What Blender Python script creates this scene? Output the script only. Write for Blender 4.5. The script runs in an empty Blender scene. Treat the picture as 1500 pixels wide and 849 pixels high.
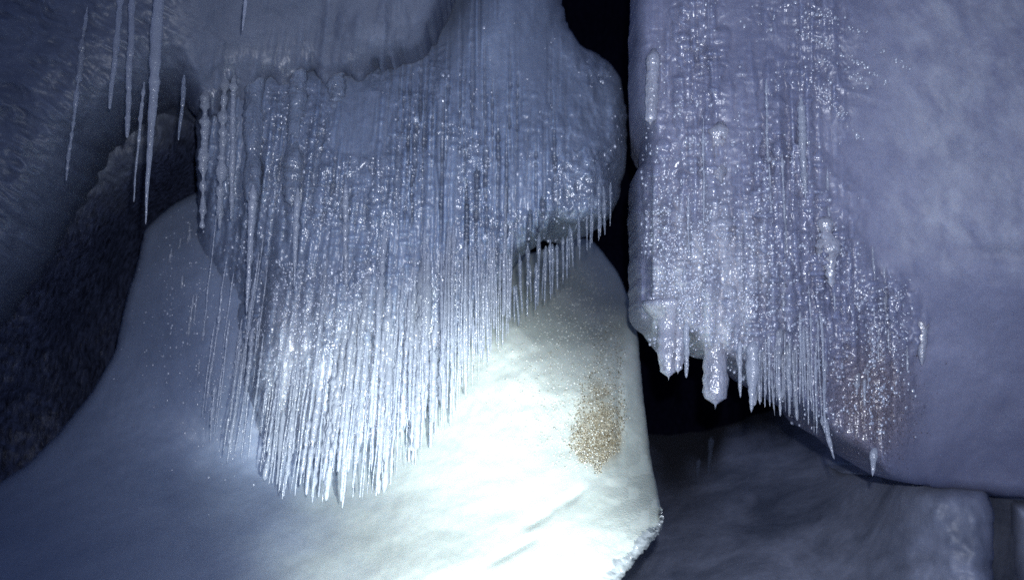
import bpy, math, random
import numpy as np

random.seed(7); RNG = np.random.default_rng(11)
SC = bpy.context.scene
COL = SC.collection

# ------------------------------------------------------------------ camera
CAM = np.array([0.0, 0.0, 1.3]); PITCH = math.radians(8.0); LENS = 31.0
FPX = 1500 * LENS / 36.0
cp, sp = math.cos(PITCH), math.sin(PITCH)

def P(px, py, Y):
    """point on the vertical plane at distance Y in front of the viewer"""
    px = np.asarray(px, float); py = np.asarray(py, float); Y = np.asarray(Y, float)
    a = (px - 750.0) / FPX; b = -(py - 424.5) / FPX
    ry = cp - sp * b; rz = sp + cp * b
    t = Y / ry
    return np.stack([CAM[0] + a * t, np.broadcast_to(Y, np.shape(t)) + CAM[1], CAM[2] + rz * t], -1)

# ------------------------------------------------------------------ noise
def _h(ix, iy, iz, s):
    n = (ix * 374761393 + iy * 668265263 + iz * 2147483647 + s * 974634777) & 0xFFFFFFFF
    n = ((n ^ (n >> 13)) * 1274126177) & 0xFFFFFFFF
    n = ((n ^ (n >> 16)) * 2246822519) & 0xFFFFFFFF
    return ((n ^ (n >> 15)) & 0xFFFFFF) / float(0x7FFFFF) - 1.0

def noise(x, y, z=0.0, seed=0):
    x = np.asarray(x, float); y = np.asarray(y, float); z = np.zeros_like(x) + z
    xi = np.floor(x).astype(np.int64); yi = np.floor(y).astype(np.int64); zi = np.floor(z).astype(np.int64)
    fx = x - xi; fy = y - yi; fz = z - zi
    q = lambda t: t * t * t * (t * (t * 6 - 15) + 10)
    fx, fy, fz = q(fx), q(fy), q(fz)
    r = 0
    for dx in (0, 1):
        wx = fx if dx else 1 - fx
        for dy in (0, 1):
            wy = fy if dy else 1 - fy
            for dz in (0, 1):
                wz = fz if dz else 1 - fz
                r = r + wx * wy * wz * _h(xi + dx, yi + dy, zi + dz, seed)
    return r

def fbm(x, y, z=0.0, seed=0, oct=4):
    r = 0; a = 1.0
    for k in range(oct):
        r = r + a * noise(x * 2.03**k, y * 2.03**k, np.asarray(z) * 2.03**k, seed + k * 17); a *= 0.5
    return r / 1.9

def ridge(x, y, seed=0):
    return 1.0 - 2.0 * np.abs(noise(x, y, 0.0, seed))

def smooth(a, b, x):
    t = np.clip((x - a) / (b - a), 0, 1); return t * t * (3 - 2 * t)

LEANX = [-200, 0, 100, 430, 520, 620, 720, 900, 1150, 1350, 1500]
LEANV = [0.16, 0.15, 0.14, 0.13, 0.09, 0.03, 0.00, 0.00, -0.02, -0.03, -0.03]
def lean(px): return np.interp(px, LEANX, LEANV)

# ------------------------------------------------------------------ surfaces
def make_strands(n, xr, ends, lens, wid, seed, span=None):
    g = np.random.default_rng(seed); out = []
    for k in range(n):
        x = g.uniform(*xr); e = ends(x, g); L = g.uniform(*lens); w = g.uniform(0, 1) ** 1.7 * (wid[1] - wid[0]) + wid[0]
        out.append((x, e - L, e, w, g.random() * 100))
    return out

def strands(x, y, lst):
    h = np.zeros_like(x)
    for (xe, y0, y1, w, sd) in lst:
        i = np.nonzero((y > y0) & (y < y1) & (np.abs(x - xe) < w * 1.6 + abs(lean(xe)) * (y1 - y0)))[0]
        if not len(i): continue
        yy = y[i]; t = (yy - y0) / (y1 - y0)
        c = xe + lean(xe) * (y1 - yy) + 1.2 * noise(yy / 40, 0 * yy + sd, 0, 101)
        ww = w * smooth(0, 0.2, t) * (1 - 0.75 * t ** 3) * (1 + 0.38 * noise(yy / 6.5 + sd * 7.3, 0 * yy + sd, 0, 102) + 0.25 * noise(yy / 17 + sd * 3.1, 0 * yy + sd, 0, 103)) + 0.3
        q = np.clip(1 - ((x[i] - c) / ww) ** 2, 0, 1)
        h[i] = np.maximum(h[i], 0.0021 * ww * np.sqrt(q))
    return h

class TPS:
    def __init__(s, pts):
        p = np.array(pts, float); s.c = p[:, :2] / 300.0; v = p[:, 2]
        n = len(p); K = s.k(s.c); A = np.zeros((n + 3, n + 3)); A[:n, :n] = K + np.eye(n) * 0.02
        A[:n, n] = 1; A[:n, n + 1:] = s.c; A[n, :n] = 1; A[n + 1:, :n] = s.c.T
        s.w = np.linalg.solve(A, np.r_[v, 0, 0, 0])
    def k(s, q):
        d2 = ((q[:, None, :] - s.c[None]) ** 2).sum(-1)
        return np.where(d2 > 1e-12, d2 * 0.5 * np.log(d2 + 1e-12), 0)
    def __call__(s, px, py):
        sh = np.shape(px); q = np.stack([np.ravel(px), np.ravel(py)], -1) / 300.0
        out = np.empty(len(q))
        for i in range(0, len(q), 20000):
            b = q[i:i + 20000]; out[i:i + 20000] = s.k(b) @ s.w[:-3] + s.w[-3] + b @ s.w[-2:]
        return out.reshape(sh)

def densify(poly, step=6.0, jit=0.0, seed=1):
    poly = np.array(poly, float); out = []
    n = len(poly)
    for i in range(n):
        a, b = poly[i], poly[(i + 1) % n]
        m = max(1, int(np.hypot(*(b - a)) / step))
        for k in range(m): out.append(a + (b - a) * k / m)
    out = np.array(out)
    for _ in range(2): out = 0.5 * out + 0.25 * (np.roll(out, 1, 0) + np.roll(out, -1, 0))
    if jit:
        out[:, 0] += jit * fbm(out[:, 0] / 14, out[:, 1] / 14, 0.5, seed)
        out[:, 1] += jit * fbm(out[:, 0] / 14, out[:, 1] / 14, 7.5, seed)
    return out

def inside(poly, x, y):
    r = np.zeros(x.shape, bool); n = len(poly)
    for i in range(n):
        x0, y0 = poly[i]; x1, y1 = poly[(i + 1) % n]
        if y0 == y1: continue
        c = (y0 > y) != (y1 > y)
        r ^= c & (x < (x1 - x0) * (y - y0) / (y1 - y0) + x0)
    return r

def nearest(poly, q):
    a = poly; b = np.roll(poly, -1, 0); best = np.full(len(q), 1e18); pt = np.zeros((len(q), 2))
    for i in range(len(a)):
        d = b[i] - a[i]; L = d @ d
        if L == 0: continue
        t = np.clip(((q - a[i]) @ d) / L, 0, 1)
        p = a[i] + t[:, None] * d; dd = ((q - p) ** 2).sum(1); m = dd < best
        best[m] = dd[m]; pt[m] = p[m]
    return np.sqrt(best), pt

def link(name, verts, faces, mat, parent=None, smooth_=True, attrs=None):
    me = bpy.data.meshes.new(name)
    verts = np.asarray(verts, np.float32)
    me.vertices.add(len(verts)); me.vertices.foreach_set('co', verts.ravel())
    if isinstance(faces, np.ndarray):
        n, k = faces.shape; loops = faces.ravel(); starts = np.arange(n) * k
    else:
        loops = np.concatenate([np.asarray(f) for f in faces]); cnt = np.array([len(f) for f in faces])
        starts = np.r_[0, np.cumsum(cnt)[:-1]]; n = len(faces)
    me.loops.add(len(loops)); me.loops.foreach_set('vertex_index', loops.astype(np.int32))
    me.polygons.add(n); me.polygons.foreach_set('loop_start', starts.astype(np.int32))
    me.update(calc_edges=True); me.validate()
    if smooth_: me.polygons.foreach_set('use_smooth', np.ones(len(me.polygons), bool))
    if attrs:
        for k, v in attrs.items():
            at = me.attributes.new(k, 'FLOAT', 'POINT'); at.data.foreach_set('value', np.asarray(v, np.float32))
    if mat: me.materials.append(mat)
    o = bpy.data.objects.new(name, me); COL.objects.link(o)
    if parent: o.parent = parent
    return o

def tag(o, label=None, cat=None, group=None, kind=None):
    if label: o['label'] = label
    if cat: o['category'] = cat
    if group: o['group'] = group
    if kind: o['kind'] = kind
    return o

def patch(name, poly, ctrl, step, mat, detail=None, edge=(30, 0.12), thick=0.5, jit=2.0, parent=None, attrs=None, seed=1, warp=None):
    """one body of ice or rock: shaped front surface with a rounded border and real thickness behind it"""
    pl = densify(poly, 6.0 if warp is None else 3.0, jit, seed)
    if warp: pl = warp(pl)
    x0, y0 = pl.min(0) - step; x1, y1 = pl.max(0) + step
    gx = np.arange(x0, x1 + step, step); gy = np.arange(y0, y1 + step, step)
    X, Y = np.meshgrid(gx, gy); H, W = X.shape
    cx = 0.25 * (X[:-1, :-1] + X[1:, :-1] + X[:-1, 1:] + X[1:, 1:]); cy = 0.25 * (Y[:-1, :-1] + Y[1:, :-1] + Y[:-1, 1:] + Y[1:, 1:])
    keep = inside(pl, cx, cy)
    ids = np.arange(H * W).reshape(H, W)
    quads = np.stack([ids[:-1, :-1], ids[1:, :-1], ids[1:, 1:], ids[:-1, 1:]], -1)[keep]
    cnt = np.zeros(H * W, int); np.add.at(cnt, quads.ravel(), 1)
    used = np.nonzero(cnt)[0]; remap = -np.ones(H * W, int); remap[used] = np.arange(len(used))
    quads = remap[quads]; c = cnt[used]
    xy = np.stack([X.ravel()[used], Y.ravel()[used]], -1)
    bd = c < 4
    # distance to the border, only near it matters
    d = np.full(len(xy), 1e9); R = edge[0](xy[:, 0], xy[:, 1]) if callable(edge[0]) else edge[0]
    ED = edge[1](xy[:, 0], xy[:, 1]) if callable(edge[1]) else edge[1]
    dd, pt = nearest(pl[::2], xy); d[:] = dd
    xy[bd] = nearest(pl, xy[bd])[1]; d[bd] = 0
    tp = TPS(ctrl); depth = tp(xy[:, 0], xy[:, 1])
    e = np.clip(d / R, 0, 1); depth = depth + ED * (1 - np.sqrt(np.clip(1 - (1 - e) ** 2, 0, 1)))
    if detail is not None: depth = depth - detail(xy[:, 0], xy[:, 1], d)
    V = P(xy[:, 0], xy[:, 1], depth)
    # border edges, oriented
    e4 = np.concatenate([quads[:, [0, 1]], quads[:, [1, 2]], quads[:, [2, 3]], quads[:, [3, 0]]])
    key = np.sort(e4, 1); k1 = key[:, 0].astype(np.int64) * len(V) + key[:, 1]
    u, inv, ct = np.unique(k1, return_inverse=True, return_counts=True)
    be = e4[ct[inv] == 1]
    bv = np.unique(be); n0 = len(V); Vs = [V]; prev = np.arange(n0); F = [quads]
    mean = V[bv].mean(0)
    for r, (q, sh) in enumerate(((0.35, 0.0), (1.0, 0.06))):
        nv = V[bv].copy(); nv[:, 1] += thick * q
        nv[:, 0] += (mean[0] - nv[:, 0]) * sh; nv[:, 2] += (mean[2] - nv[:, 2]) * sh
        m = -np.ones(n0, int); m[bv] = np.arange(len(bv)) + sum(len(v) for v in Vs)
        Vs.append(nv)
        F.append(np.stack([prev[be[:, 1]], prev[be[:, 0]], m[be[:, 0]], m[be[:, 1]]], -1)); prev = m
    VV = np.concatenate(Vs); FF = np.concatenate(F)
    at = None
    if attrs:
        at = {}
        for k, fn in attrs.items():
            v = fn(xy[:, 0], xy[:, 1]); at[k] = np.r_[v, np.tile(v[bv], 2)]
    o = link(name, VV, FF, mat, parent, True, at)
    o_depth = lambda px, py: tp(px, py)
    return o, o_depth

# ------------------------------------------------------------------ materials
class N:
    def __init__(s, name):
        s.m = bpy.data.materials.new(name); s.m.use_nodes = True; s.t = s.m.node_tree; s.t.nodes.clear()
        s.out = s.new('ShaderNodeOutputMaterial')
    def new(s, typ, **kw):
        n = s.t.nodes.new(typ)
        for k, v in kw.items():
            if hasattr(n, k) and k not in n.inputs: setattr(n, k, v)
            else: n.inputs[k].default_value = v
        return n
    def l(s, a, b): s.t.links.new(a, b)
    def tex(s, scale, detail=3.0, rough=0.55, stretch=(1, 1, 1), dist=0.0, rot=(0, 0, 0)):
        c = s.new('ShaderNodeTexCoord'); mp = s.new('ShaderNodeMapping')
        mp.inputs['Scale'].default_value = stretch; mp.inputs['Rotation'].default_value = rot
        s.l(c.outputs['Object'], mp.inputs['Vector'])
        n = s.new('ShaderNodeTexNoise'); n.inputs['Scale'].default_value = scale; n.inputs['Detail'].default_value = detail
        n.inputs['Roughness'].default_value = rough; n.inputs['Distortion'].default_value = dist
        s.l(mp.outputs[0], n.inputs['Vector']); return n.outputs['Fac']
    def ramp(s, fac, stops):
        r = s.new('ShaderNodeValToRGB'); el = r.color_ramp.elements
        while len(el) < len(stops): el.new(0.5)
        for e, (p, c) in zip(el, stops): e.position = p; e.color = (*c, 1) if len(c) == 3 else c
        s.l(fac, r.inputs[0]); return r.outputs[0]
    def mathn(s, op, a, b=0.0, clamp=False):
        m = s.new('ShaderNodeMath', operation=op); m.use_clamp = clamp
        for i, v in ((0, a), (1, b)):
            if isinstance(v, (int, float)): m.inputs[i].default_value = v
            else: s.l(v, m.inputs[i])
        return m.outputs[0]
    def mix(s, fac, a, b):
        m = s.new('ShaderNodeMix', data_type='RGBA')
        if isinstance(fac, (int, float)): m.inputs[0].default_value = fac
        else: s.l(fac, m.inputs[0])
        for i, v in ((6, a), (7, b)):
            if isinstance(v, tuple): m.inputs[i].default_value = (*v, 1)
            else: s.l(v, m.inputs[i])
        return m.outputs[2]
    def attr(s, name):
        a = s.new('ShaderNodeAttribute', attribute_name=name); return a.outputs['Fac']
    def bump(s, h, strength, dist, prev=None):
        b = s.new('ShaderNodeBump'); b.inputs['Distance'].default_value = dist
        if isinstance(strength, (int, float)): b.inputs['Strength'].default_value = strength
        else: s.l(strength, b.inputs['Strength'])
        s.l(h, b.inputs['Height'])
        if prev is not None: s.l(prev, b.inputs['Normal'])
        return b.outputs[0]

def wet_ice(name, c0, c1, rough=0.16, fine=0.5, sss=0.0, stretch=(1, 1, 0.25), grit_and_shade=None, snow_and_light=None, grain=0.12, mottle=(2.2, 0.0)):
    """glazed cloudy ice; attribute 'wet' 1 = clear glaze with droplets, 0 = matt frosted ice"""
    n = N(name); wet = n.attr('wet')
    col = n.ramp(n.tex(mottle[0], 5, 0.6, dist=mottle[1]), [(0.3, c0), (0.7, c1)])
    streak = n.tex(34, 4, 0.6, stretch)
    col = n.mix(n.mathn('MULTIPLY', n.mathn('MULTIPLY', n.mathn('SUBTRACT', streak, 0.42, True), 2.2), wet, True), col, tuple(min(1, v * 0.5) for v in c0))
    if snow_and_light:
        col = n.mix(n.attr('snow_and_light'), col, n.ramp(n.tex(3.5, 5, 0.6), [(0.3, snow_and_light[0]), (0.7, snow_and_light[1])]))
    if grit_and_shade:
        g = n.attr('grit_and_shade'); sp_ = n.tex(260, 2, 0.6)
        gc = n.ramp(sp_, [(0.35, tuple(v * 0.35 for v in grit_and_shade)), (0.55, grit_and_shade), (0.7, tuple(min(1, v * 1.6) for v in grit_and_shade))])
        col = n.mix(g, col, gc)
    p = n.new('ShaderNodeBsdfPrincipled'); n.l(col, p.inputs['Base Color']); p.inputs['IOR'].default_value = 1.75
    r = n.mathn('MULTIPLY_ADD', n.mathn('MULTIPLY', wet, 1.7, True), rough - 0.62); r.node.inputs[2].default_value = 0.62
    sl = n.mathn('MULTIPLY_ADD', n.mathn('MULTIPLY', wet, 1.7, True), 0.65); sl.node.inputs[2].default_value = 0.12; n.l(sl, p.inputs['Specular IOR Level'])
    n.l(r, p.inputs['Roughness'])
    if sss:
        p.inputs['Subsurface Weight'].default_value = sss; p.inputs['Subsurface Radius'].default_value = (0.02, 0.03, 0.04)
        p.inputs['Subsurface Scale'].default_value = 1.0
    b1 = n.bump(n.tex(125, 1.0, 0.5, (1, 1, 0.75), 0.4), n.mathn('MULTIPLY', wet, fine), 0.008)
    b2 = n.bump(n.tex(300, 2, 0.5), n.mathn('MULTIPLY_ADD', wet, -0.10), 0.002, b1)
    b2.node.inputs['Strength'].links[0].from_node.inputs[2].default_value = grain
    n.l(b2, p.inputs['Normal']); n.l(p.outputs[0], n.out.inputs[0]); return n.m

def icicle_mat(name, col, body=0.62, rough=0.18, trans=0.4, fine=0.5):
    n = N(name)
    p = n.new('ShaderNodeBsdfPrincipled'); 
    c = n.ramp(n.tex(9, 4, 0.6, (1, 1, 0.5)), [(0.3, tuple(v * 0.72 for v in col)), (0.7, col)])
    n.l(c, p.inputs['Base Color']); p.inputs['Roughness'].default_value = rough
    p.inputs['IOR'].default_value = 1.75; p.inputs['Transmission Weight'].default_value = trans
    b1 = n.bump(n.tex(140, 1.0, 0.5, (1, 1, 0.8), 0.4), fine, 0.007); n.l(b1, p.inputs['Normal'])
    tr = n.new('ShaderNodeBsdfTransparent'); tr.inputs[0].default_value = (0.93, 0.96, 1, 1)
    mx = n.new('ShaderNodeMixShader'); mx.inputs[0].default_value = body
    n.l(tr.outputs[0], mx.inputs[1]); n.l(p.outputs[0], mx.inputs[2]); n.l(mx.outputs[0], n.out.inputs[0]); return n.m

def rock(name, c0, c1, frost, rough=0.45, bump=0.9):
    n = N(name)
    st = n.tex(60, 5, 0.62, (1.0, 1.0, 0.3), 0.5, (0, math.radians(38), 0))
    col = n.ramp(st, [(0.35, c0), (0.68, c1)])
    f = n.attr('frost')
    fc = n.ramp(n.tex(7, 6, 0.65), [(0.3, tuple(v * 0.75 for v in frost)), (0.7, frost)])
    col = n.mix(f, col, fc)
    p = n.new('ShaderNodeBsdfPrincipled'); n.l(col, p.inputs['Base Color']); p.inputs['Roughness'].default_value = rough
    p.inputs['Specular IOR Level'].default_value = 0.0 if rough > 0.9 else 0.5
    b = n.bump(st, bump, 0.008); b = n.bump(n.tex(190, 3, 0.6), 0.35, 0.004, b); n.l(b, p.inputs['Normal'])
    n.l(p.outputs[0], n.out.inputs[0]); return n.m

M_rock = rock('dark_wet_rock', (0.016, 0.018, 0.034), (0.085, 0.105, 0.19), (0.2, 0.23, 0.3), rough=0.33)
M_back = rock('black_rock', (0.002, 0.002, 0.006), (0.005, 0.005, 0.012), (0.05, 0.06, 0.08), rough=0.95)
M_bank = wet_ice('bank_ice', (0.19, 0.235, 0.34), (0.27, 0.32, 0.43), rough=0.3, fine=0.3, grain=0.45, sss=0.5, grit_and_shade=(0.22, 0.175, 0.095), snow_and_light=((0.42, 0.47, 0.44), (0.55, 0.60, 0.57)))
M_left = wet_ice('curtain_ice', (0.15, 0.185, 0.27), (0.25, 0.30, 0.41), rough=0.27, fine=0.5, sss=0.6, snow_and_light=((0.40, 0.44, 0.52), (0.62, 0.67, 0.74)))
M_leftl = wet_ice('curtain_lump_ice', (0.14, 0.17, 0.24), (0.28, 0.33, 0.43), rough=0.25, fine=0.6, sss=0.6)
M_right = wet_ice('right_ice', (0.15, 0.165, 0.26), (0.25, 0.265, 0.37), rough=0.27, fine=0.55, sss=0.6, snow_and_light=((0.46, 0.485, 0.55), (0.66, 0.69, 0.74)), grit_and_shade=(0.22, 0.19, 0.22))
M_rightl = wet_ice('right_lump_ice', (0.22, 0.235, 0.30), (0.42, 0.44, 0.52), rough=0.25, fine=0.55, sss=0.6)
M_top = wet_ice('roof_ice', (0.11, 0.13, 0.185), (0.17, 0.195, 0.26), rough=0.3, fine=0.5, sss=0.4, mottle=(5, 1.0))
M_low = wet_ice('shadow_ice', (0.10, 0.12, 0.175), (0.36, 0.39, 0.50), rough=0.5, fine=0.3, sss=0.4, mottle=(3.0, 0.5), grit_and_shade=(0.016, 0.015, 0.017))
M_ic = icicle_mat('clear_icicle_ice', (0.70, 0.75, 0.86), body=0.5)
M_icb = icicle_mat('cloudy_icicle_ice', (0.62, 0.67, 0.79), body=0.62, trans=0.4, rough=0.2)
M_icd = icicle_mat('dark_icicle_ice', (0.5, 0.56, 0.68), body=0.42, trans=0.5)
M_rim = icicle_mat('glassy_rim_ice', (0.8, 0.86, 0.92), body=0.75, trans=0.6, rough=0.14, fine=0.3)

def grain_mat(name, cols):
    n = N(name)
    c = n.new('ShaderNodeNewGeometry'); col = n.ramp(c.outputs['Random Per Island'], cols)
    p = n.new('ShaderNodeBsdfPrincipled'); n.l(col, p.inputs['Base Color']); p.inputs['Roughness'].default_value = 0.16
    p.inputs['Transmission Weight'].default_value = 0.25; p.inputs['IOR'].default_value = 1.4
    n.l(p.outputs[0], n.out.inputs[0]); return n.m
M_grit = grain_mat('brown_grit', [(0.0, (0.07, 0.05, 0.022)), (0.55, (0.24, 0.20, 0.12)), (1.0, (0.66, 0.62, 0.50))])
M_frost = grain_mat('frost_grains', [(0.0, (0.36, 0.36, 0.31)), (0.5, (0.56, 0.59, 0.54)), (1.0, (0.86, 0.9, 0.87))])
M_mgrit = grain_mat('mauve_grit', [(0.0, (0.08, 0.07, 0.085)), (0.6, (0.17, 0.15, 0.19)), (1.0, (0.42, 0.42, 0.52))])
def drop_mat():
    n = N('frozen_drop_ice'); p = n.new('ShaderNodeBsdfPrincipled'); p.inputs['Base Color'].default_value = (0.34, 0.38, 0.48, 1)
    p.inputs['Roughness'].default_value = 0.27; p.inputs['IOR'].default_value = 1.75; p.inputs['Specular IOR Level'].default_value = 1.0
    n.l(p.outputs[0], n.out.inputs[0]); return n.m
M_glint = drop_mat()

# ------------------------------------------------------------------ the cave
ux = lambda px, py: (px + lean(px) * (py - 400)) / 560.0     # metres across the face, along the drip lines
vz = lambda py: py / 560.0 * 1.29

# back of the cave
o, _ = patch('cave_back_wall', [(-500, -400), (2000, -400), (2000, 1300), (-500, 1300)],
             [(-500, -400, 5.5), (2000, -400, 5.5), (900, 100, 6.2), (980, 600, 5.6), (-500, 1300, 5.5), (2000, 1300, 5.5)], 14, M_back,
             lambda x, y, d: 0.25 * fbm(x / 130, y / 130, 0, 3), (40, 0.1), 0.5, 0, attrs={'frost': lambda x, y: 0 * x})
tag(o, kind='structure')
o.name = 'cave_back_wall'

# dark rock wall with frost creeping over its upper part
def wall_detail(x, y, d):
    a, b = x + 0.75 * y, y - 0.55 * x
    return 0.05 * fbm(x / 120, y / 120, 0, 5) + 0.012 * fbm(a / 60, b / 22, 0, 6) + 0.004 * ridge(b / 15 + 0.6 * noise(a / 40, b / 40), a / 52, 8) + 0.002 * fbm(x / 7, y / 7, 0, 9)
band = [(-400, 250), (0, 300), (120, 300), (200, 210), (300, 130), (420, 60)]
def frostf(x, y):
    e = np.interp(x, [p[0] for p in band], [p[1] for p in band])
    return np.clip(smooth(70, -60, y - e + 55 * fbm(x / 60, y / 60, 0, 12)) * (0.8 + 0.5 * noise(x / 9, y / 9, 0, 3)), 0, 1)
o, D_wall = patch('cave_wall', [(-420, -200), (560, -200), (560, 200), (420, 420), (380, 900), (-420, 1000)],
    [(-400, -150, 3.5), (0, 0, 3.6), (250, 0, 3.6), (450, 0, 3.7), (100, 200, 3.5), (0, 300, 3.4), (200, 190, 3.5), (250, 230, 3.65), (280, 150, 3.7), (0, 450, 3.4), (130, 350, 3.6),
     (0, 700, 3.7), (150, 500, 4.0), (220, 350, 4.1), (300, 300, 4.2), (400, 300, 4.2), (-300, 500, 3.4), (-300, 900, 3.4), (300, 900, 4.3), (500, 100, 3.5)],
    3.0, M_rock, wall_detail, (30, 0.1), 0.8, 2, attrs={'frost': frostf}, seed=4)
tag(o, 'dark streaked rock wall of the cave, frosted along its upper part', 'cave wall', kind='structure')

# roof ice across the upper left
STO = make_strands(60, (290, 600), lambda x, g: np.interp(x, [290, 350, 450, 560, 600], [165, 165, 135, 110, 90]) + g.normal(0, 8), (60, 130), (2, 6), 204)
def roof_detail(x, y, d):
    a, b = x + 0.75 * y, y - 0.55 * x; lf = smooth(330, 200, x)
    return (0.03 * fbm(x / 150, y / 150, 0, 21) + 0.006 * ridge(ux(x, y) * 16, vz(y) * 1.5, 22) * smooth(330, 480, x) + 0.003 * fbm(x / 12, y / 12, 0, 23)
            + lf * (0.03 * fbm(a / 90, b / 40, 0, 24) + 0.010 * fbm(a / 30, b / 10, 0, 25) * smooth(60, 330, y + 0.7 * x) + 0.004 * ridge(b / 7 + noise(a / 30, b / 30), a / 26, 27)) + 0.03 * fbm(x / 30, y / 45, 0, 26) * smooth(60, 110, y) * (1 - lf) + 0.5 * strands(x, y, STO))
def roof_warp(pl):
    q = pl.copy(); m = (pl[:, 0] > 265) & (pl[:, 0] < 625) & (pl[:, 1] > 20)
    q[m, 1] += 17 * noise(pl[m, 0] / 9, 0 * pl[m, 0] + 3.3, 0, 28) + 10 * noise(pl[m, 0] / 28, 0 * pl[m, 0], 0, 29); return q
o, D_roof = patch('ceiling_ice', [(-500, -150), (700, -150), (655, -20), (640, 12), (612, 55), (590, 80), (560, 104), (520, 100), (480, 128), (450, 116), (420, 140), (395, 126), (380, 165), (350, 150), (335, 118), (318, 165), (296, 158),
    (262, 158), (230, 172), (200, 190), (165, 225), (125, 290), (75, 385), (0, 490), (-100, 590), (-500, 760)],
    [(-400, -150, 2.4), (0, 0, 2.7), (120, 150, 2.76), (0, 300, 2.8), (-300, 500, 2.7), (200, -150, 2.72), (400, -100, 2.74), (700, -150, 3.0), (300, 60, 2.88), (450, 50, 2.98), (560, 60, 2.96), (625, 0, 2.98), (350, 140, 3.03), (480, 110, 3.06), (560, 100, 3.08), (230, 150, 2.86)],
    2.4, M_top, roof_detail, (lambda x, y: 22 + 88 * smooth(330, 240, x), lambda x, y: 0.05 + 0.65 * smooth(330, 230, x)), 0.6, 7,
    attrs={'wet': lambda x, y: np.clip(0.5 * smooth(40, 130, y) * smooth(240, 300, x) * (noise(x / 24, y / 24, 0, 2) > 0.0) + 0.26 * smooth(300, 240, x), 0, 1)}, seed=6, warp=roof_warp)
tag(o, 'smooth grey green ceiling ice bulging down above the left icicle curtain', 'ceiling ice')

# snow and ice bank
BANK = [(290, 278), (250, 300), (212, 332), (200, 390), (187, 430), (176, 480), (166, 520), (130, 580), (85, 635), (40, 680), (0, 706), (-120, 780), (-300, 900), (-300, 1050), (880, 1050),
        (898, 860), (915, 838), (935, 812), (960, 786), (970, 770), (969, 745), (955, 680), (946, 610), (940, 560), (935, 500), (926, 450), (905, 400), (885, 372), (868, 352), (840, 348), (780, 372), (600, 330), (400, 290)]
BCTRL = [(290, 280, 3.65), (212, 332, 3.6), (180, 450, 3.5), (150, 560, 3.4), (0, 706, 3.2), (-250, 900, 2.5), (300, 400, 3.28), (370, 430, 3.22), (300, 500, 3.19), (325, 570, 3.17), (375, 640, 3.22), (420, 690, 3.16), (300, 680, 3.18), (150, 700, 3.0), (150, 849, 2.35), (400, 849, 2.25), (400, 760, 2.75), (400, 715, 3.12), (470, 735, 3.04),
    (400, 620, 3.2), (540, 715, 2.98), (520, 600, 3.2), (520, 450, 3.4), (600, 849, 2.2), (600, 680, 2.92), (640, 600, 3.08), (700, 560, 3.12), (700, 660, 2.85), (760, 480, 3.3), (800, 415, 3.9), (860, 350, 4.9), (905, 400, 4.9), (850, 440, 3.95), (900, 480, 3.75), (890, 540, 3.3),
    (925, 470, 3.6), (940, 600, 3.3), (905, 600, 3.1), (905, 680, 2.88), (950, 690, 3.0), (965, 770, 2.58), (840, 620, 3.0), (800, 740, 2.6), (900, 760, 2.58), (860, 840, 2.3), (700, 849, 2.2), (890, 860, 2.35), (500, 1050, 1.6), (-200, 1050, 1.8), (880, 1050, 1.9)]
def bank_detail(x, y, d):
    a, b = x + 0.9 * y, y + 0.45 * (x - 500)
    g = smooth(600, 720, y) * smooth(560, 700, x)
    return (0.03 * fbm(x / 170, y / 110, 0, 31) + 0.0045 * fbm((x + 2 * y) / 200, (y + 0.42 * x) / 30, 0, 32) + 0.006 * fbm(x / 40, y / 34, 0, 39) + 0.0022 * fbm(x / 8, y / 8, 0, 33)
            - 0.030 * np.exp(-((y - (752 - 0.62 * (x - 800))) / 9) ** 2) * smooth(735, 790, x) * smooth(880, 830, x) * (0.6 + 0.6 * noise(x / 20, y / 20, 0, 3))
            - 0.022 * np.exp(-((y - (800 - 0.55 * (x - 760))) / 7) ** 2) * smooth(700, 740, x) * smooth(800, 770, x)
            - 0.02 * np.exp(-((x - 907) / 5) ** 2) * smooth(430, 520, y) * smooth(700, 640, y)
            + 0.012 * fbm(x / 30, y / 30, 0, 35) * smooth(600, 640, x) * smooth(690, 600, y))
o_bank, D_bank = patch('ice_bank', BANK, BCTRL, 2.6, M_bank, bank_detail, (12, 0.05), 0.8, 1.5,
    attrs={'wet': lambda x, y: np.clip(0.15 + 0.75 * smooth(850, 930, x) * smooth(600, 720, y) * (noise(x / 16, y / 16, 0, 8) > -0.2), 0, 1), 'grit_and_shade': lambda x, y: 0.75 * np.exp(-(((x - 877) / 32) ** 2 + ((y - 645) / np.where(y > 645, 34, 75)) ** 2 + 0.6 * noise(x / 12, y / 12, 0, 110)) ** 2), 'snow_and_light': lambda x, y: smooth(490, 720, x + 0.55 * (y - 560) + 60 * fbm(x / 90, y / 60, 0, 36)) * (1 - 0.6 * smooth(810, 885, x + 25 * noise(x / 30, y / 30, 0, 37)) * smooth(500, 390, y + 25 * noise(x / 25, y / 40, 0, 38)))}, seed=8)  # white snow also paints the torch pool's edge; dark upper right is painted shade
tag(o_bank, 'brightly lit white ice bank rising behind the curtain, broken sharp edge along the dark gap', 'ice bank')

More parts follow.
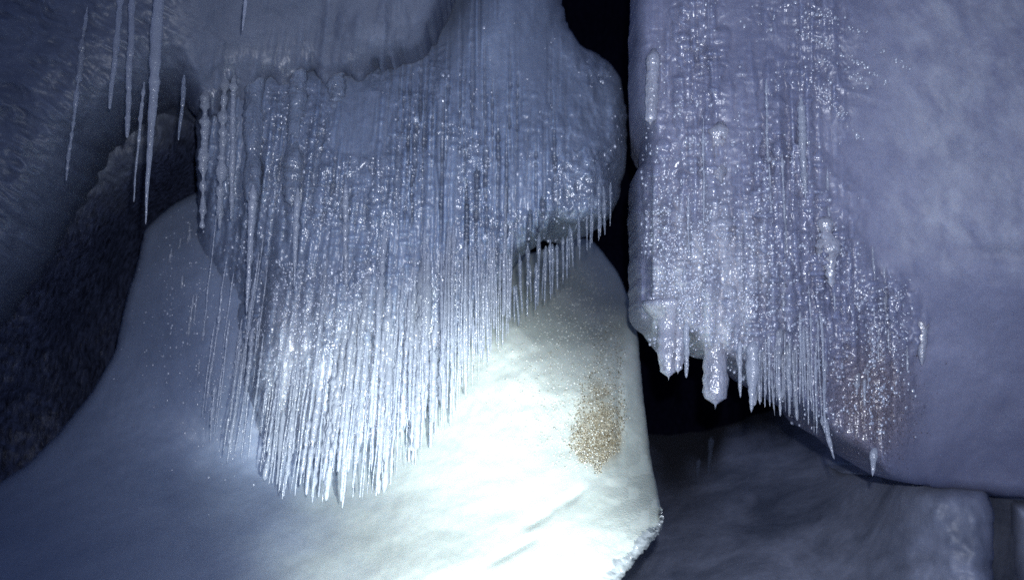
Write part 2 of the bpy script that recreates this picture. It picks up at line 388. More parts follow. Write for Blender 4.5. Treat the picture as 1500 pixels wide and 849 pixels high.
# left hanging ice mass with the curtain
LEFT = [(640, -150), (822, -150), (821, 0), (830, 30), (842, 62), (870, 78), (897, 92), (912, 120), (919, 170), (917, 240), (908, 290), (895, 312), (880, 320), (845, 329), (815, 322), (790, 340), (755, 372), (735, 410), (705, 455), (672, 510),
        (640, 570), (610, 620), (560, 655), (500, 665), (440, 655), (400, 668), (360, 664), (322, 610), (300, 520), (292, 430), (290, 360), (290, 300), (288, 240), (288, 170), (300, 120), (330, 95), (420, 80), (520, 70), (580, 70), (620, 20), (655, -30)]
LCTRL = [(640, -150, 3.3), (820, -150, 3.5), (740, 0, 3.15), (645, 10, 3.5), (610, 70, 3.25), (690, 30, 3.18), (820, 40, 3.35), (900, 110, 3.3), (870, 220, 3.0), (920, 240, 3.2), (860, 310, 2.98), (750, 200, 3.02), (650, 250, 2.98), (500, 200, 3.0), (380, 160, 3.02), (300, 200, 3.1), (300, 300, 3.2), (296, 400, 3.4), (300, 500, 3.36), (328, 590, 3.34), (380, 645, 3.26), (360, 540, 3.10),
         (420, 350, 3.02), (560, 400, 2.95), (700, 380, 3.0), (640, 520, 3.0), (520, 560, 2.94), (430, 560, 3.02), (370, 430, 3.16), (500, 660, 2.95), (600, 610, 2.98)]
def glz(x, y):   # where meltwater left rippled, glittering ice
    return np.clip(smooth(-0.15, 0.35, noise(x / 46, y / 90, 0, 41) + 0.7 * np.exp(-((x - 430) / 60) ** 2 - ((y - 260) / 80) ** 2) + 0.7 * np.exp(-((x - 860) / 50) ** 2 - ((y - 270) / 60) ** 2) + 0.9 * smooth(380, 520, y) - 0.35 * smooth(600, 700, x) * smooth(250, 100, y)), 0, 1)
def _le(x, g):
    return np.interp(x, [290, 330, 420, 520, 620, 700, 760, 830], [420, 600, 640, 660, 600, 460, 370, 320]) - g.random() ** 1.3 * 330
STL = make_strands(520, (292, 825), _le, (50, 260), (1.6, 7.5), 201)
GRL = make_strands(46, (560, 830), lambda x, g: g.uniform(130, 430), (70, 260), (1.6, 3.2), 202)
def left_detail(x, y, d):
    u, v = ux(x, y), vz(y); bul = smooth(790, 850, x)
    wx = 0.35 * noise(u * 3, v * 1.2, 0, 44)
    fl = 0.014 * ridge(u * 15 + wx, v * 0.7, 42) + 0.011 * ridge(u * 42 + wx, v * 1.0, 43) + 0.006 * ridge(u * 80, v * 1.6, 45)
    w1 = 0.02 * noise(u * 19, v * 23, 0, 77); c_, d_ = 0.8 * (u + w1) + 0.6 * v, -0.6 * u + 0.8 * (v + w1)
    rip = 0.0030 * noise(c_ * 50, d_ * 50, 0, 46) + 0.0022 * noise(d_ * 120, c_ * 120, 0, 47)
    dark = -0.05 * smooth(0.55, 0.9, noise(u * 40, v * 2.2, 0, 48)) * smooth(560, 640, x) * smooth(840, 800, x) * smooth(420, 300, y)
    lump = 0.03 * fbm(x / 38, y / 60, 0, 49)
    top = smooth(60, 200, y)
    fl = 0.6 * fl + 1.5 * strands(x, y, STL) * smooth(70, 150, y) - 6.5 * strands(x, y, GRL)
    return (1 - bul) * ((0.25 + 0.75 * top) * fl + dark) + rip * (0.3 + glz(x, y)) * 1.3 + lump * (0.6 + 0.6 * bul) + 0.03 * bul * fbm(x / 20, y / 26, 0, 50)
o_left, D_left = patch('hanging_ice_mass', LEFT, LCTRL, 1.6, M_left, left_detail, (26, 0.12), 0.45, 5,
    attrs={'wet': lambda x, y: np.clip(0.35 + 0.65 * glz(x, y), 0, 1) * (0.35 + 0.65 * smooth(40, 150, y)), 'snow_and_light': lambda x, y: np.clip(smooth(360, 560, y + 20 * noise(x / 10, y / 60, 0, 108)) * smooth(360, 420, x) * smooth(700, 620, x) * (0.7 + 0.5 * noise(x / 8, y / 50, 0, 109)), 0, 1)}, seed=9)  # lower middle whitened in the colour to carry torch light
tag(o_left, 'hanging grey blue ice mass with fine vertical flutes, left of the black gap', 'ice mass')

# right ice mass
RIGHT = [(936, -150), (1700, -150), (1700, 730), (1560, 732), (1500, 728), (1440, 722), (1380, 716), (1330, 706), (1300, 698), (1282, 678), (1262, 662), (1240, 652), (1222, 640), (1205, 618), (1185, 602), (1160, 590), (1130, 572), (1108, 555), (1090, 538), (1072, 530),
         (1055, 520), (1030, 520), (1012, 490), (1000, 486), (985, 520), (968, 505), (956, 482), (941, 474), (931, 462), (930, 420), (931, 360), (929, 300), (931, 250), (946, 236), (949, 190), (932, 165), (930, 100), (931, 40)]
RCTRL = [(936, -150, 2.9), (940, 100, 2.86), (940, 300, 2.86), (945, 460, 2.82), (1000, 200, 2.76), (1000, 450, 2.68), (1080, 520, 2.72), (1150, 100, 2.72), (1150, 350, 2.66), (1150, 570, 2.76), (1250, 250, 2.72), (1300, 100, 2.62), (1300, 400, 2.76), (1240, 620, 2.82), (1290, 690, 2.82),
         (1450, 150, 2.5), (1450, 350, 2.58), (1430, 430, 2.66), (1450, 600, 2.9), (1400, 710, 3.12), (1500, 720, 3.1), (1700, 200, 2.3), (1700, 700, 2.6), (1600, -150, 2.4)]
def rm(x, y):
    lim = np.interp(y, [-100, 0, 60, 130, 220, 330, 430, 520, 700], [1180, 1230, 1270, 1265, 1215, 1230, 1330, 1345, 1310]) + 45 * fbm(x / 50, y / 60, 0, 51)
    dens = 0.75 + 0.5 * noise(x / 60, y / 80, 0, 69) + 0.35 * smooth(200, 420, y) - 0.25 * smooth(120, 0, y)
    return np.clip(smooth(lim + 35, lim - 55, x) * np.clip(dens, 0.15, 1), 0, 1)
grit_r = lambda x, y: np.exp(-(((x - 1275) / 62) ** 2 + ((y - 590) / 85) ** 2) ** 1.6)
def _re(x, g):
    return np.interp(x, [950, 1000, 1100, 1200, 1300, 1350], [470, 490, 545, 620, 690, 560]) - g.random() ** 1.2 * np.interp(x, [950, 1150, 1240, 1340], [430, 430, 330, 170])
STR = make_strands(330, (945, 1350), _re, (40, 200), (2.0, 12), 203)
def right_detail(x, y, d):
    u, v = ux(x, y), vz(y); m = rm(x, y); wx = 0.4 * noise(u * 4, v * 2, 0, 53)
    fl = 0.026 * ridge(u * 11 + wx, v * 1.1, 54) + 0.015 * ridge(u * 30 + wx, v * 2.2, 55) + 0.007 * ridge(u * 70, v * 4, 56)
    w1 = 0.02 * noise(u * 19, v * 23, 0, 67); w2 = 0.02 * noise(u * 21, v * 17, 3, 68)
    c_, d_ = 0.8 * (u + w1) + 0.6 * (v + w2), -0.6 * (u + w1) + 0.8 * (v + w2)
    lump = 0.009 * fbm(u * 26 + 0.4 * noise(u * 9, v * 9), v * 13, 0, 57) + 0.006 * noise(c_ * 60, d_ * 60, 0, 58) + 0.0035 * noise(d_ * 130, c_ * 130, 0, 59)
    fl = 0.6 * fl + 1.6 * strands(x, y, STR)
    a, b = x - 0.75 * y, x + 1.4 * y
    frost = 0.012 * fbm(x / 140, y / 140, 0, 60) + 0.0022 * fbm(a / 22, b / 60, 0, 61) * smooth(420, 330, y) + 0.0015 * fbm(x / 7, y / 7, 0, 62) - 0.06 * np.exp(-((y - (372 + 0.02 * (x - 1400))) / 14) ** 2) * smooth(1390, 1460, x) * 0.3
    arc = 0.005 * ridge((y - 0.62 * (x - 1180) + 0.0016 * (x - 1180) ** 2 - 60) / 26, x / 160, 63) * smooth(1150, 1200, x) * smooth(1330, 1290, x) * smooth(160, 120, y)
    plate = -0.03 * smooth(958, 952, x) * smooth(235, 250, y)
    return m * (fl + lump) * (1 - 0.6 * grit_r(x, y)) + (1 - m) * frost + arc + plate + 0.02 * fbm(x / 90, y / 90, 0, 64) + 0.006 * grit_r(x, y) * fbm(x / 6, y / 6, 0, 65)
o_right, D_right = patch('hanging_ice_mass', RIGHT, RCTRL, 1.8, M_right, right_detail, (20, 0.12), 0.5, 4,
    attrs={'wet': lambda x, y: np.clip(rm(x, y) * (0.75 + 0.3 * noise(x / 25, y / 40, 0, 66)), 0, 1), 'grit_and_shade': lambda x, y: grit_r(x, y) * 0.85, 'snow_and_light': lambda x, y: np.clip(np.exp(-((x - 1010) / 95) ** 2 - ((y - 430) / 130) ** 2) * (0.75 + 0.6 * noise(x / 14, y / 45, 0, 99)), 0, 1) * smooth(950, 958, x) + 0.34 * smooth(1230, 1400, x + 40 * fbm(x / 60, y / 60, 0, 105)) * smooth(430, 350, y + 25 * fbm(x / 50, y / 40, 0, 106)) * np.clip(0.62 + 0.7 * fbm((x - 0.6 * y) / 24, (y + 0.5 * x) / 40, 0, 107), 0, 1)}, seed=10)  # lower left whitening is painted lamp light; pale upper right is frost
tag(o_right, 'lavender ice mass right of the black gap, lumpy and glittering inside, frosted outside', 'ice mass')

# low blocks in shade
def low_detail(x, y, d): return 0.05 * fbm((x + 0.4 * y) / 110, (y - 0.3 * x) / 90, 0, 71) + 0.012 * fbm(x / 35, y / 35, 0, 72) + 0.003 * fbm(x / 9, y / 9, 0, 73)
wz = {'wet': lambda x, y: 0.3 + 0 * x}
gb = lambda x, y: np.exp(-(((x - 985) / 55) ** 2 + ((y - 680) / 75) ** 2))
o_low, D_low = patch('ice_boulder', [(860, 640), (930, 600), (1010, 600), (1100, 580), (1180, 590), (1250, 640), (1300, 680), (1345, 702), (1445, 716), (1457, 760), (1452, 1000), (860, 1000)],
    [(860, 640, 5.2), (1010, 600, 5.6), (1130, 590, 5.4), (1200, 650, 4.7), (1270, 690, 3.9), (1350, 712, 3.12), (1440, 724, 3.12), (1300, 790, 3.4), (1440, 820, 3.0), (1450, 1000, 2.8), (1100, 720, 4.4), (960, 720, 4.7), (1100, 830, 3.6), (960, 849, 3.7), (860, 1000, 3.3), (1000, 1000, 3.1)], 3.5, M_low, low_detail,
    (lambda x, y: 100 - 70 * smooth(1080, 1400, x), lambda x, y: 0.9 - 0.75 * smooth(1080, 1330, x)), 0.8, 6, attrs={'wet': lambda x, y: 0.3 + 0.5 * gb(x, y), 'grit_and_shade': lambda x, y: np.clip(gb(x, y) + smooth(700, 610, y + 25 * noise(x / 40, y / 40, 0, 74)) * smooth(1230, 1120, x), 0, 1)}, seed=12)  # dark stain at the left, plus shade painted across the back top
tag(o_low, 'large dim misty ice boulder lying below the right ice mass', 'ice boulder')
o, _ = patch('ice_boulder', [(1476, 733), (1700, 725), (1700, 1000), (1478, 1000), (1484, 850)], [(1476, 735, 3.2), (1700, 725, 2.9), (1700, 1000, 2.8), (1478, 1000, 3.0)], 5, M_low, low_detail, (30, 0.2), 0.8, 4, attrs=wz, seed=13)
tag(o, 'narrow dim ice boulder beyond the black crack in the lower right corner', 'ice boulder')

# ------------------------------------------------------------------ icicles
def icicle(name, x0, y0, x1, y1, Y, r0, mat, taper=0.75, bump=0.22, sides=9, out=0.0, tipr=0.1, belly=0.0, parent=None, root=0.35):
    """x0,y0 root, x1,y1 tip as seen from the viewer; Y distance; r0 in viewer pixels"""
    A = P(x0, y0, Y); B = P(x1, y1, Y - out)
    L = np.linalg.norm(B - A); r = r0 * Y / FPX
    n = int(np.clip(L / max(r * 0.4, 0.0032), 10, 130)); t = np.linspace(0, 1, n)
    s = RNG.random() * 100
    rad = r * ((1 - t) ** taper * (1 - tipr) + tipr) * (1 + belly * np.sin(np.pi * np.clip(t * 1.15, 0, 1)))
    mm = t * L
    rad = rad * (1 + bump * noise(mm / (r * 1.6 + 0.004), 0 * mm + s, 0, 80) + 0.6 * bump * noise(mm / 0.011, 0 * mm + s, 0, 81))
    rad[-1] *= 0.25; rad *= root + (1 - root) * smooth(0, 0.12 if root < 1 else 0.55, t); wob = min(1.0, 0.0028 / r)
    ax = A[None] + (B - A)[None] * t[:, None]
    ax[:, 0] += r * 0.9 * noise(mm / 0.10, 0 * mm + s, 0, 82) * np.minimum(1, t * 6) * wob; ax[:, 1] += wob * r * 0.6 * noise(mm / 0.10, 0 * mm + s, 5, 82)
    th = np.linspace(0, 2 * np.pi, sides, endpoint=False)[None] + s
    rr = rad[:, None] * (1 + 0.5 * bump * noise(np.cos(th) * 1.3 + mm[:, None] / 0.02, np.sin(th) * 1.3 + s, 0, 83) + 0.35 * bump * noise(np.cos(th) * 2.2 + s, np.sin(th) * 2.2, mm[:, None] / 0.008, 84))
    V = np.stack([ax[:, None, 0] + rr * np.cos(th), ax[:, None, 1] + rr * np.sin(th), ax[:, None, 2] + 0 * rr], -1).reshape(-1, 3)
    F = []
    i = np.arange(n - 1)[:, None] * sides; j = np.arange(sides)[None]; k = (j + 1) % sides
    F = np.stack([i + j, i + sides + j, i + sides + k, i + k], -1).reshape(-1, 4)
    V = np.r_[V, ax[:1], ax[-1:] + (B - A) / L * rad[-2] * 0.5]; nb = len(V)
    tri = [(nb - 2, a, (a + 1) % sides) for a in range(sides)] + [(nb - 1, (n - 1) * sides + (a + 1) % sides, (n - 1) * sides + a) for a in range(sides)]
    origin = A.copy(); V = V - origin
    o = link(name, V, [list(f) for f in F] + [list(f) for f in tri], mat, parent, True, {'wet': np.ones(len(V))})
    o.location = origin
    return o

def named(label, x0, y0, x1, y1, Y, r0, mat=None, group=None, **kw):
    o = icicle('icicle', x0, y0, x1, y1, Y, r0, mat or M_ic, **kw); tag(o, label, 'icicle', group); return o

# upper left, in front of the rock wall
named('longest clear icicle hanging down before the dark hollow on the left wall', 236, -40, 212, 328, 2.62, 9, M_icb, taper=0.8, bump=0.12, belly=0.25)
named('thin knobbly icicle on the frosted wall, second from the left', 128, 10, 96, 265, 2.72, 4, M_ic, taper=0.35, bump=0.45)
named('blunt slim icicle just left of the longest one', 195, -30, 186, 202, 2.66, 5.5, M_icb, taper=0.35, bump=0.2, tipr=0.35)
named('short slim icicle beside the blunt one on the frosted wall', 180, -40, 161, 160, 2.7, 5.0, M_ic, taper=0.3, bump=0.2, tipr=0.3)
named('hair thin icicle close beside the lower half of the longest one', 211, 120, 195, 296, 2.75, 2.6, M_ic, taper=0.4, bump=0.3)
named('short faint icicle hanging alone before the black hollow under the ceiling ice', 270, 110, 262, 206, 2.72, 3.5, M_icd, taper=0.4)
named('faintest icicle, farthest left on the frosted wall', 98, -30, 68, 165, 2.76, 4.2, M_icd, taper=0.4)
named('short icicle stub high on the ceiling ice', 364, -30, 356, 46, 2.60, 3.8, M_icb, taper=0.5)
# clear columns at the left end of the curtain
named('beaded clear icicle at the left end of the curtain, edge of the black hollow', 303, 70, 297, 335, 2.98, 6.5, M_ic, taper=0.3, bump=0.5, tipr=0.3)
named('beaded icicle second from the left end of the curtain', 329, 100, 321, 335, 3.0, 7, M_ic, taper=0.3, bump=0.5, tipr=0.3)
named('icicle bordering the small black slot under the ceiling ice', 343, 100, 338, 322, 3.0, 5, M_ic, taper=0.3, bump=0.35)
named('broad cloudy icicle right of the small black slot', 374, 80, 369, 300, 3.07, 17, M_leftl, out=0.10, taper=0.35, bump=0.16, tipr=0.35)
named('long icicle growing out below the broad cloudy one', 371, 270, 362, 458, 2.93, 6, M_icb, taper=0.5, bump=0.25)
named('glittering lumpy icicle under a ripple of ceiling ice', 440, 80, 428, 300, 3.09, 15, M_leftl, out=0.14, taper=0.25, bump=0.35, tipr=0.5)
named('icicle drawn out below the glittering lumpy one', 436, 275, 431, 420, 2.93, 5, M_ic, taper=0.5, bump=0.3)
named('knobbly stacked icicle column in the middle of the curtain', 494, 75, 489, 300, 3.12, 13, M_leftl, out=0.14, taper=0.2, bump=0.35, tipr=0.5)
named('slim bright icicle with a thick tip in the open centre of the curtain', 506, 270, 506, 418, 2.92, 4, M_icb, taper=0.2, bump=0.35, tipr=0.4)
# right mass
named('widest ice tongue with a single nib, hanging over the dark gap', 1050, 420, 1047, 592, 2.76, 21, M_rightl, root=1.7, out=0.03, taper=0.22, bump=0.18, tipr=0.3, sides=14)
named('left ice tongue hanging lowest beside the black gap', 980, 440, 979, 552, 2.75, 17, M_rightl, root=1.8, out=0.04, taper=0.25, bump=0.3, tipr=0.25, sides=12)
named('small ice tongue fused to the right of the left one', 993, 460, 993, 545, 2.74, 12, M_rightl, root=1.6, out=0.04, taper=0.25, bump=0.3, tipr=0.3)
named('thin icicle between the two big ice tongues', 1006, 470, 1005, 553, 2.64, 4.5, M_ic, taper=0.35)
named('single slim icicle just right of the widest tongue', 1084, 500, 1085, 582, 2.64, 4, M_ic, taper=0.4)
named('pointed icicle with a swollen neck, left end of the fine fringe', 1103, 500, 1101, 603, 2.64, 12, M_icb, taper=0.7, bump=0.3)
named('stubby square ended icicle high on the inner edge of the right mass', 958, 72, 953, 180, 2.80, 11, M_rightl, taper=0.1, bump=0.15, tipr=0.7)
named('knobbly icicle column in the upper middle of the right mass', 1054, 180, 1046, 300, 2.735, 16, M_rightl, taper=0.1, bump=0.35, tipr=0.6, sides=12)
named('bright knobbly icicle lump standing out right of centre on the right mass', 1209, 318, 1218, 420, 2.685, 14, M_rightl, taper=0.2, bump=0.45, tipr=0.5)
named('outermost cloudy icicle where the right mass turns smooth', 1350, 385, 1350, 535, 2.775, 20, M_rightl, taper=0.8, bump=0.3)
named('curved icicle at the lower end of the fine fringe', 1205, 608, 1222, 672, 2.74, 5, M_icb, taper=0.6)
named('lowest icicle under the brown speckled patch of the right mass', 1281, 655, 1278, 697, 2.74, 7, M_ic, taper=0.6, bump=0.35)

# ends of the curtain
CE_X = [285, 300, 350, 400, 450, 500, 560, 600, 640, 690, 720, 770, 820, 860, 905]
CE_Y = [560, 640, 705, 722, 735, 742, 720, 692, 650, 575, 528, 470, 430, 372, 330]
def strand(x_end, y_end, length, Y, r, label, group, mat, **kw):
    L = lean(x_end); x0 = x_end + L * length
    o = icicle('icicle', x0 + RNG.normal(0, 2.5), y_end - length, x_end, y_end, Y, r, mat, **kw); tag(o, label, 'icicle', group)

n_cur = 0
rr_ = lambda lo, hi: lo + (hi - lo) * RNG.random() ** 2.6
for k in range(118):     # dense bright part
    q = (k + RNG.uniform(-1.2, 1.2)) / 118; x = 384 + 278 * q + 5 * float(noise(np.array([q * 26.0]), np.array([0.5]), 0, 55)[0])
    e = np.interp(x, CE_X, CE_Y) + 6 - abs(RNG.normal(0, 34)) - (RNG.random() < 0.22) * RNG.uniform(30, 110)
    ln = RNG.uniform(90, 330); y0 = max(e - ln, 330)
    Y = float(D_left(np.array([x]), np.array([min(y0, 560.0)]))[0]) - RNG.uniform(0.0, 0.03)
    strand(x, e, e - y0, Y, rr_(1.5, 8.0), 'long sparkling icicle packed in the bright lower middle of the left curtain', 'bright packed icicles of the left curtain', M_ic if RNG.random() < 0.6 else M_icb, taper=RNG.uniform(0.2, 0.7), bump=RNG.uniform(0.3, 0.6), out=RNG.uniform(0.03, 0.12))
for k in range(30):      # sparse left part
    x = 296 + 100 * (k + RNG.uniform(-0.45, 0.45)) / 30
    e = np.interp(x, CE_X, CE_Y) - abs(RNG.normal(0, 70)) - (RNG.random() < 0.3) * 120
    Y = 3.1 - RNG.uniform(0.0, 0.08)
    strand(x, e, RNG.uniform(40, 200), Y, rr_(1.2, 3.6), 'sparse thin icicle before the grey bank at the left side of the curtain', 'sparse icicles at the left side of the curtain', M_ic, taper=0.4, bump=0.5)
for k in range(10):      # strays over the bank
    x = 244 + 56 * (k + RNG.uniform(-0.4, 0.4)) / 10; e = RNG.uniform(400, 560) - (x < 240) * 40; L = RNG.uniform(60, 150)
    L = min(L, e - np.interp(x, [205, 212, 250, 292], [360, 350, 322, 300]) - 14)
    Yb = float(D_bank(np.array([x + lean(x) * L]), np.array([e - L]))[0])
    strand(x, e, L, Yb - 0.03, rr_(1.3, 3.2), 'stray hair thin icicle on the smooth bank between the left curtain and the dark wall', 'stray icicles on the left of the bank', M_ic, taper=0.35, bump=0.6)
for k in range(34):      # right slope of the curtain
    x = 662 + 90 * (k + RNG.uniform(-0.45, 0.45)) / 34
    e = np.interp(x, CE_X, CE_Y) - abs(RNG.normal(0, 25))
    strand(x, e, RNG.uniform(90, 240), 2.99 - RNG.uniform(0, 0.05), rr_(1.4, 4.6), 'dark edged icicle along the rising end of the left curtain, over the lit bank', 'icicles along the rising end of the left curtain', M_ic, taper=0.4, bump=0.35)
for k in range(26):      # short dark ones under the bulge
    x = 748 + 150 * (k + RNG.uniform(-0.45, 0.45)) / 26
    e = np.interp(x, CE_X, CE_Y) - abs(RNG.normal(0, 18))
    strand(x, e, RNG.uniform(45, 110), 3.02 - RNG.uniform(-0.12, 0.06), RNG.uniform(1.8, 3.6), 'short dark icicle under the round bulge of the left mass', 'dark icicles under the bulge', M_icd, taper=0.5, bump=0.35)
# fine fringe of the right mass
FX = [1108, 1130, 1160, 1190, 1215]; FY = [600, 612, 622, 635, 650]
for k in range(38):
    x = 1106 + 108 * (k + RNG.uniform(-0.45, 0.45)) / 38
    x += RNG.normal(0, 2.5); e = np.interp(x, FX, FY) - abs(RNG.normal(0, 24))
    strand(x, e, RNG.uniform(60, 220), 2.72 - RNG.uniform(-0.02, 0.03), rr_(1.6, 6.0), 'fine icicle in the pointed fringe along the lower rim of the right mass', 'fine fringe of the right mass', M_ic if k % 3 else M_icb, taper=RNG.uniform(0.3, 0.7), bump=0.5, out=0.05)
for k in range(26):      # drip ribs on the face of the right mass
    x = RNG.uniform(965, 1330); e = RNG.uniform(260, 560) if x < 1240 else RNG.uniform(420, 600)
    strand(x, e, RNG.uniform(60, 190), float(D_right(np.array([x]), np.array([e]))[0]) - RNG.uniform(0.015, 0.035), rr_(2.0, 6.5), 'slim icicle frozen against the glittering face of the right mass', 'icicles on the face of the right mass', M_ic, taper=0.4, bump=0.5, tipr=0.2)

# ------------------------------------------------------------------ grains and rim
PHI = (1 + 5 ** 0.5) / 2
OCT_V = np.array([(1, 0, 0), (-1, 0, 0), (0, 1, 0), (0, -1, 0), (0, 0, 1), (0, 0, -1)], float)
OCT_F = np.array([(0, 2, 4), (2, 1, 4), (1, 3, 4), (3, 0, 4), (2, 0, 5), (1, 2, 5), (3, 1, 5), (0, 3, 5)])
def grains(name, pts, size, mat, parent=None):
    V = []; F = []
    for i, p in enumerate(pts):
        q = RNG.normal(size=(3, 3)); q, _ = np.linalg.qr(q)
        s = size[i] * RNG.uniform(0.6, 1.3, 3)
        V.append((OCT_V * s + RNG.normal(0, size[i] * 0.12, (6, 3))) @ q + p); F.append(OCT_F + 6 * i)
    return link(name, np.concatenate(V), np.concatenate(F), mat, parent, False)

def flakes(name, pts, size, mat, parent, tilt=0.36):
    '''small flat frozen drops lying on the face of the ice'''
    V = []; F = []; k = 0
    a6 = np.arange(6) * math.pi / 3
    for p, s in zip(pts, size):
        t = RNG.normal(0, tilt, 2); nrm = np.array([t[0], -1, t[1] + 0.05]); nrm /= np.linalg.norm(nrm)
        e1 = np.cross(nrm, (0.1, 0, 1)); e1 /= np.linalg.norm(e1); e2 = np.cross(e1, nrm)
        sx, sy = s * RNG.uniform(0.7, 1.3), s * RNG.uniform(0.7, 1.7); c0 = p + nrm * s * 0.35
        top = c0 + np.outer(np.cos(a6) * sx, e1) + np.outer(np.sin(a6) * sy, e2) + RNG.normal(0, s * 0.06, (6, 3))
        bot = c0 - nrm * s * 0.9 + 1.5 * (np.outer(np.cos(a6) * sx, e1) + np.outer(np.sin(a6) * sy, e2))
        V += [top, bot, (c0 + nrm * s * 0.10)[None]]
        for i in range(6):
            j = (i + 1) % 6
            F += [(k + 12, k + j, k + i), (k + i, k + j, k + 6 + j), (k + i, k + 6 + j, k + 6 + i)]
        k += 13
    return link(name, np.concatenate(V), np.array(F), mat, parent, False)

from mathutils import Vector
from mathutils.bvhtree import BVHTree
def bvh_of(o):
    me = o.data
    return BVHTree.FromPolygons([v.co.copy() for v in me.vertices], [list(p.vertices) for p in me.polygons])
def drop(tree, px, py):
    """points on the surface of a body seen at those places"""
    out = []
    c = Vector(CAM)
    for x, y in zip(px, py):
        d = Vector(P(x, y, 1.0)) - c; d.normalize()
        h = tree.ray_cast(c, d)
        if h[0] is not None: out.append(np.array(h[0]))
    return np.array(out)
T_bank = bvh_of(o_bank); T_left = bvh_of(o_left); T_right = bvh_of(o_right)

T_low = bvh_of(o_low)
Ys = [float(drop(T_low, [x], [y])[0][1]) for x, y in ((1042, 642), (1024, 674), (1038, 692), (1021, 699))]
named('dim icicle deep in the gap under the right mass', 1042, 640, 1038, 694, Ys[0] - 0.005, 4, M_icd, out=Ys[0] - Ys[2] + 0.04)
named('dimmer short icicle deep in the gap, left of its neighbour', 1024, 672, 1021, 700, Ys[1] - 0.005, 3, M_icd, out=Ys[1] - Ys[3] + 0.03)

px = RNG.uniform(826, 920, 12000); py = RNG.uniform(470, 700, 12000)
w = ((px - 876 - 0.08 * (648 - py)) / np.interp(py, [470, 600, 650, 700], [22, 34, 40, 34])) ** 2 + np.where(py > 640, ((py - 640) / 50) ** 2, 0) + 0.6 * noise(px / 12, py / 16, 0, 90)
k = RNG.random(12000) < smooth(1.15, 0.5, w) * np.interp(py, [470, 560, 620, 660, 700], [0.08, 0.25, 0.7, 0.95, 0.9]); pts = drop(T_bank, px[k], py[k])
g = grains('grit_patch', pts, RNG.uniform(0.0013, 0.0033, len(pts)), M_grit, o_bank); tag(g, 'brown grainy patch near the edge of the bank', kind='stuff')
px = RNG.uniform(690, 925, 5200); py = RNG.uniform(390, 690, 5200)
c = np.interp(py, [390, 500, 600, 690], [850, 850, 850, 850]); w = np.interp(py, [390, 500, 600, 640, 690], [40, 62, 60, 60, 20])
k = RNG.random(5200) < np.where(px > c, np.exp(-((px - c) / w) ** 4), np.exp(-((px - c) / (w * 1.3)) ** 2)) * 0.8
pts = drop(T_bank, px[k], py[k])
g = grains('frost_grains', pts, RNG.uniform(0.002, 0.0046, len(pts)), M_frost, o_bank); tag(g, 'pale glittering frost grains on the ridge of the bank', kind='stuff')
px = RNG.normal(1275, 34, 1500); py = RNG.normal(590, 48, 1500); pts = drop(T_right, px, py)
g = grains('grit_patch', pts, RNG.uniform(0.0012, 0.0030, len(pts)), M_mgrit, o_right); tag(g, 'mauve brown speckled patch low on the right mass', kind='stuff')
# frozen droplets
def on_strands(lst, n):
    L = np.array(lst); k = RNG.integers(0, len(L), n); t = RNG.random(n); e = L[k]
    y = e[:, 1] + (e[:, 2] - e[:, 1]) * t
    return e[:, 0] + lean(e[:, 0]) * (e[:, 2] - y) + RNG.normal(0, 0.35, n) * e[:, 3], y
sx_, sy_ = on_strands(STL, 3000)
px = np.r_[sx_, RNG.uniform(290, 912, 3200)]; py = np.r_[sy_, RNG.uniform(90, 600, 3200)]; k = RNG.random(len(px)) < (0.1 + 0.75 * glz(px, py)) * np.clip(0.5 + 0.9 * noise(px / 20, py / 30, 0, 98), 0.08, 1); px, py = px[k], py[k]; qx = RNG.uniform(400, 690, 1800); qy = RNG.uniform(380, 640, 1800); px = np.r_[px, qx]; py = np.r_[py, qy]
pts = drop(T_left, px, py)
g = flakes('frozen_droplets', pts, RNG.uniform(0, 1, len(pts)) ** 2 * 0.0028 + 0.0016, M_glint, o_left); tag(g, kind='stuff')
sx_, sy_ = on_strands(STR, 3000)
px = np.r_[sx_, RNG.uniform(940, 1345, 3200)]; py = np.r_[sy_, RNG.uniform(0, 640, 3200)]; k = RNG.random(len(px)) < rm(px, py) ** 1.5 * np.clip(0.45 + 0.9 * noise(px / 22, py / 30, 0, 97), 0.05, 1); px, py = px[k], py[k]; px = np.r_[px, np.abs(RNG.normal(0, 70, 1300)) + 957]; py = np.r_[py, RNG.normal(400, 75, 1300)]
for (ax, ay, bx, by, sag, m) in ((1165, 48, 1300, 122, -8, 60), (1190, 20, 1235, 32, -3, 25), (1240, 40, 1275, 55, -2, 14), (1290, 72, 1332, 104, -2, 14), (1195, 85, 1272, 128, -5, 30), (1185, 120, 1245, 175, -4, 40), (1210, 150, 1262, 205, -3, 26)):
    t = RNG.random(m); px = np.r_[px, ax + (bx - ax) * t + RNG.normal(0, 3, m)]; py = np.r_[py, ay + (by - ay) * t + sag * 4 * t * (1 - t) + RNG.normal(0, 3.0, m)]
pts = drop(T_right, px, py)
g = flakes('frozen_droplets', pts, RNG.uniform(0, 1, len(pts)) ** 2 * 0.0030 + 0.0016, M_glint, o_right); tag(g, kind='stuff')

px = np.r_[RNG.normal(270, 34, 260), RNG.normal(335, 30, 160)]; py = np.r_[RNG.normal(440, 80, 260), RNG.normal(600, 50, 160)]
pts = drop(T_bank, px, py); g = flakes('frozen_droplets', pts, RNG.uniform(0, 1, len(pts)) ** 2 * 0.0024 + 0.0014, M_glint, o_bank); tag(g, kind='stuff')

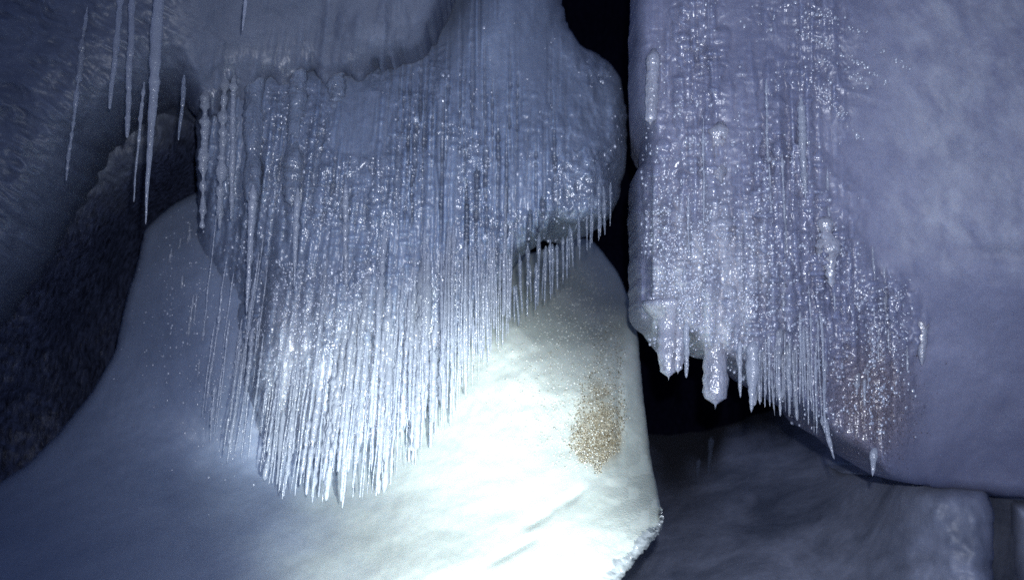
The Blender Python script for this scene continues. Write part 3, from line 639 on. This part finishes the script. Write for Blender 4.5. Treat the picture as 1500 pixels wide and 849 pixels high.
# glassy broken rim of the bank
rim = np.array([(968, 745), (970, 768), (960, 785), (935, 811), (915, 837), (898, 858), (890, 880)], float)
seg = 60; tq = np.linspace(0, 6, seg)
ex = np.interp(tq, range(7), rim[:, 0]) + RNG.normal(0, 1.0, seg); ey = np.interp(tq, range(7), rim[:, 1]) + RNG.normal(0, 1.0, seg)
rows = []; wdt = np.interp(tq, [0, 1, 2, 4, 6], [3, 9, 14, 22, 24]) * (1 + 0.3 * noise(tq * 3, 0 * tq, 0, 96))
for j, f in enumerate((0.25, 0.45, 0.7, 1.0)):
    qx = ex - 0.72 * wdt * f + RNG.normal(0, 1.2, seg); qy = ey - 0.70 * wdt * f + RNG.normal(0, 1.2, seg)
    h = np.array([drop(T_bank, [u], [v])[0] if len(drop(T_bank, [u], [v])) else P(u, v, 2.6) for u, v in zip(qx, qy)])
    h[:, 1] -= (0.012, 0.016, 0.010, -0.003)[j] + RNG.normal(0, 0.005, seg) * (j < 3); rows.append(h)
o0 = P(ex + 1.5, ey + 1.5, rows[0][:, 1] + 0.012); o1 = P(ex - 2, ey - 2, rows[0][:, 1] + 0.07)
V = np.stack([o1, o0] + rows, 1).reshape(-1, 3); c = len(rows) + 2
i = np.arange(seg - 1)[:, None] * c; j = np.arange(c - 1)[None]
q = np.stack([i + j, i + j + 1, i + c + j + 1, i + c + j], -1).reshape(-1, 4)
F = np.concatenate([q[:, [0, 1, 2]], q[:, [0, 2, 3]]])
g = link('glassy_rim', V, F, M_rim, o_bank, False); g['label'] = 'clear glassy broken rim of the bank'

# ------------------------------------------------------------------ light
W = bpy.data.worlds.new('World'); SC.world = W; W.use_nodes = True
bg = W.node_tree.nodes['Background']; bg.inputs[0].default_value = (0.29, 0.38, 0.72, 1); bg.inputs[1].default_value = 0.30

def lamp(name, typ, loc, aim, energy, col, radius, size=None, blend=1.0):
    l = bpy.data.lights.new(name, typ); l.energy = energy; l.color = col; l.shadow_soft_size = radius
    if typ == 'SPOT': l.spot_size = math.radians(size); l.spot_blend = blend
    o = bpy.data.objects.new(name, l); COL.objects.link(o); o.location = loc
    if aim is not None: o.rotation_euler = (Vector(aim) - Vector(loc)).to_track_quat('-Z', 'Y').to_euler()
    return o
lamp('hand_torch', 'SPOT', (0.22, 0.35, 1.0), P(655, 752, 2.8), 960, (0.91, 1.0, 0.98), 0.02, 35, 1.0)
lamp('head_torch', 'SPOT', (0.05, 0.0, 1.45), P(880, 420, 2.8), 320, (0.82, 0.87, 1.0), 0.02, 84, 1.0)

# ------------------------------------------------------------------ camera, render
cam = bpy.data.cameras.new('camera'); cam.lens = LENS; cam.sensor_width = 36; cam.clip_end = 100; cam.clip_start = 0.05
co = bpy.data.objects.new('camera', cam); COL.objects.link(co); cam.dof.use_dof = True; cam.dof.focus_distance = 2.8; cam.dof.aperture_fstop = 1.6; co.location = CAM; co.rotation_euler = (math.pi / 2 + PITCH, 0, 0)
SC.camera = co
vs = SC.view_settings; vs.view_transform = 'Standard'; vs.look = 'None'; vs.exposure = 0.0; vs.gamma = 1.0; vs.use_curve_mapping = False
cy = SC.cycles; cy.max_bounces = 8; cy.diffuse_bounces = 3; cy.glossy_bounces = 3; cy.transmission_bounces = 6; cy.transparent_max_bounces = 24
cy.caustics_reflective = False; cy.caustics_refractive = False; cy.sample_clamp_indirect = 3.0; cy.use_denoising = False
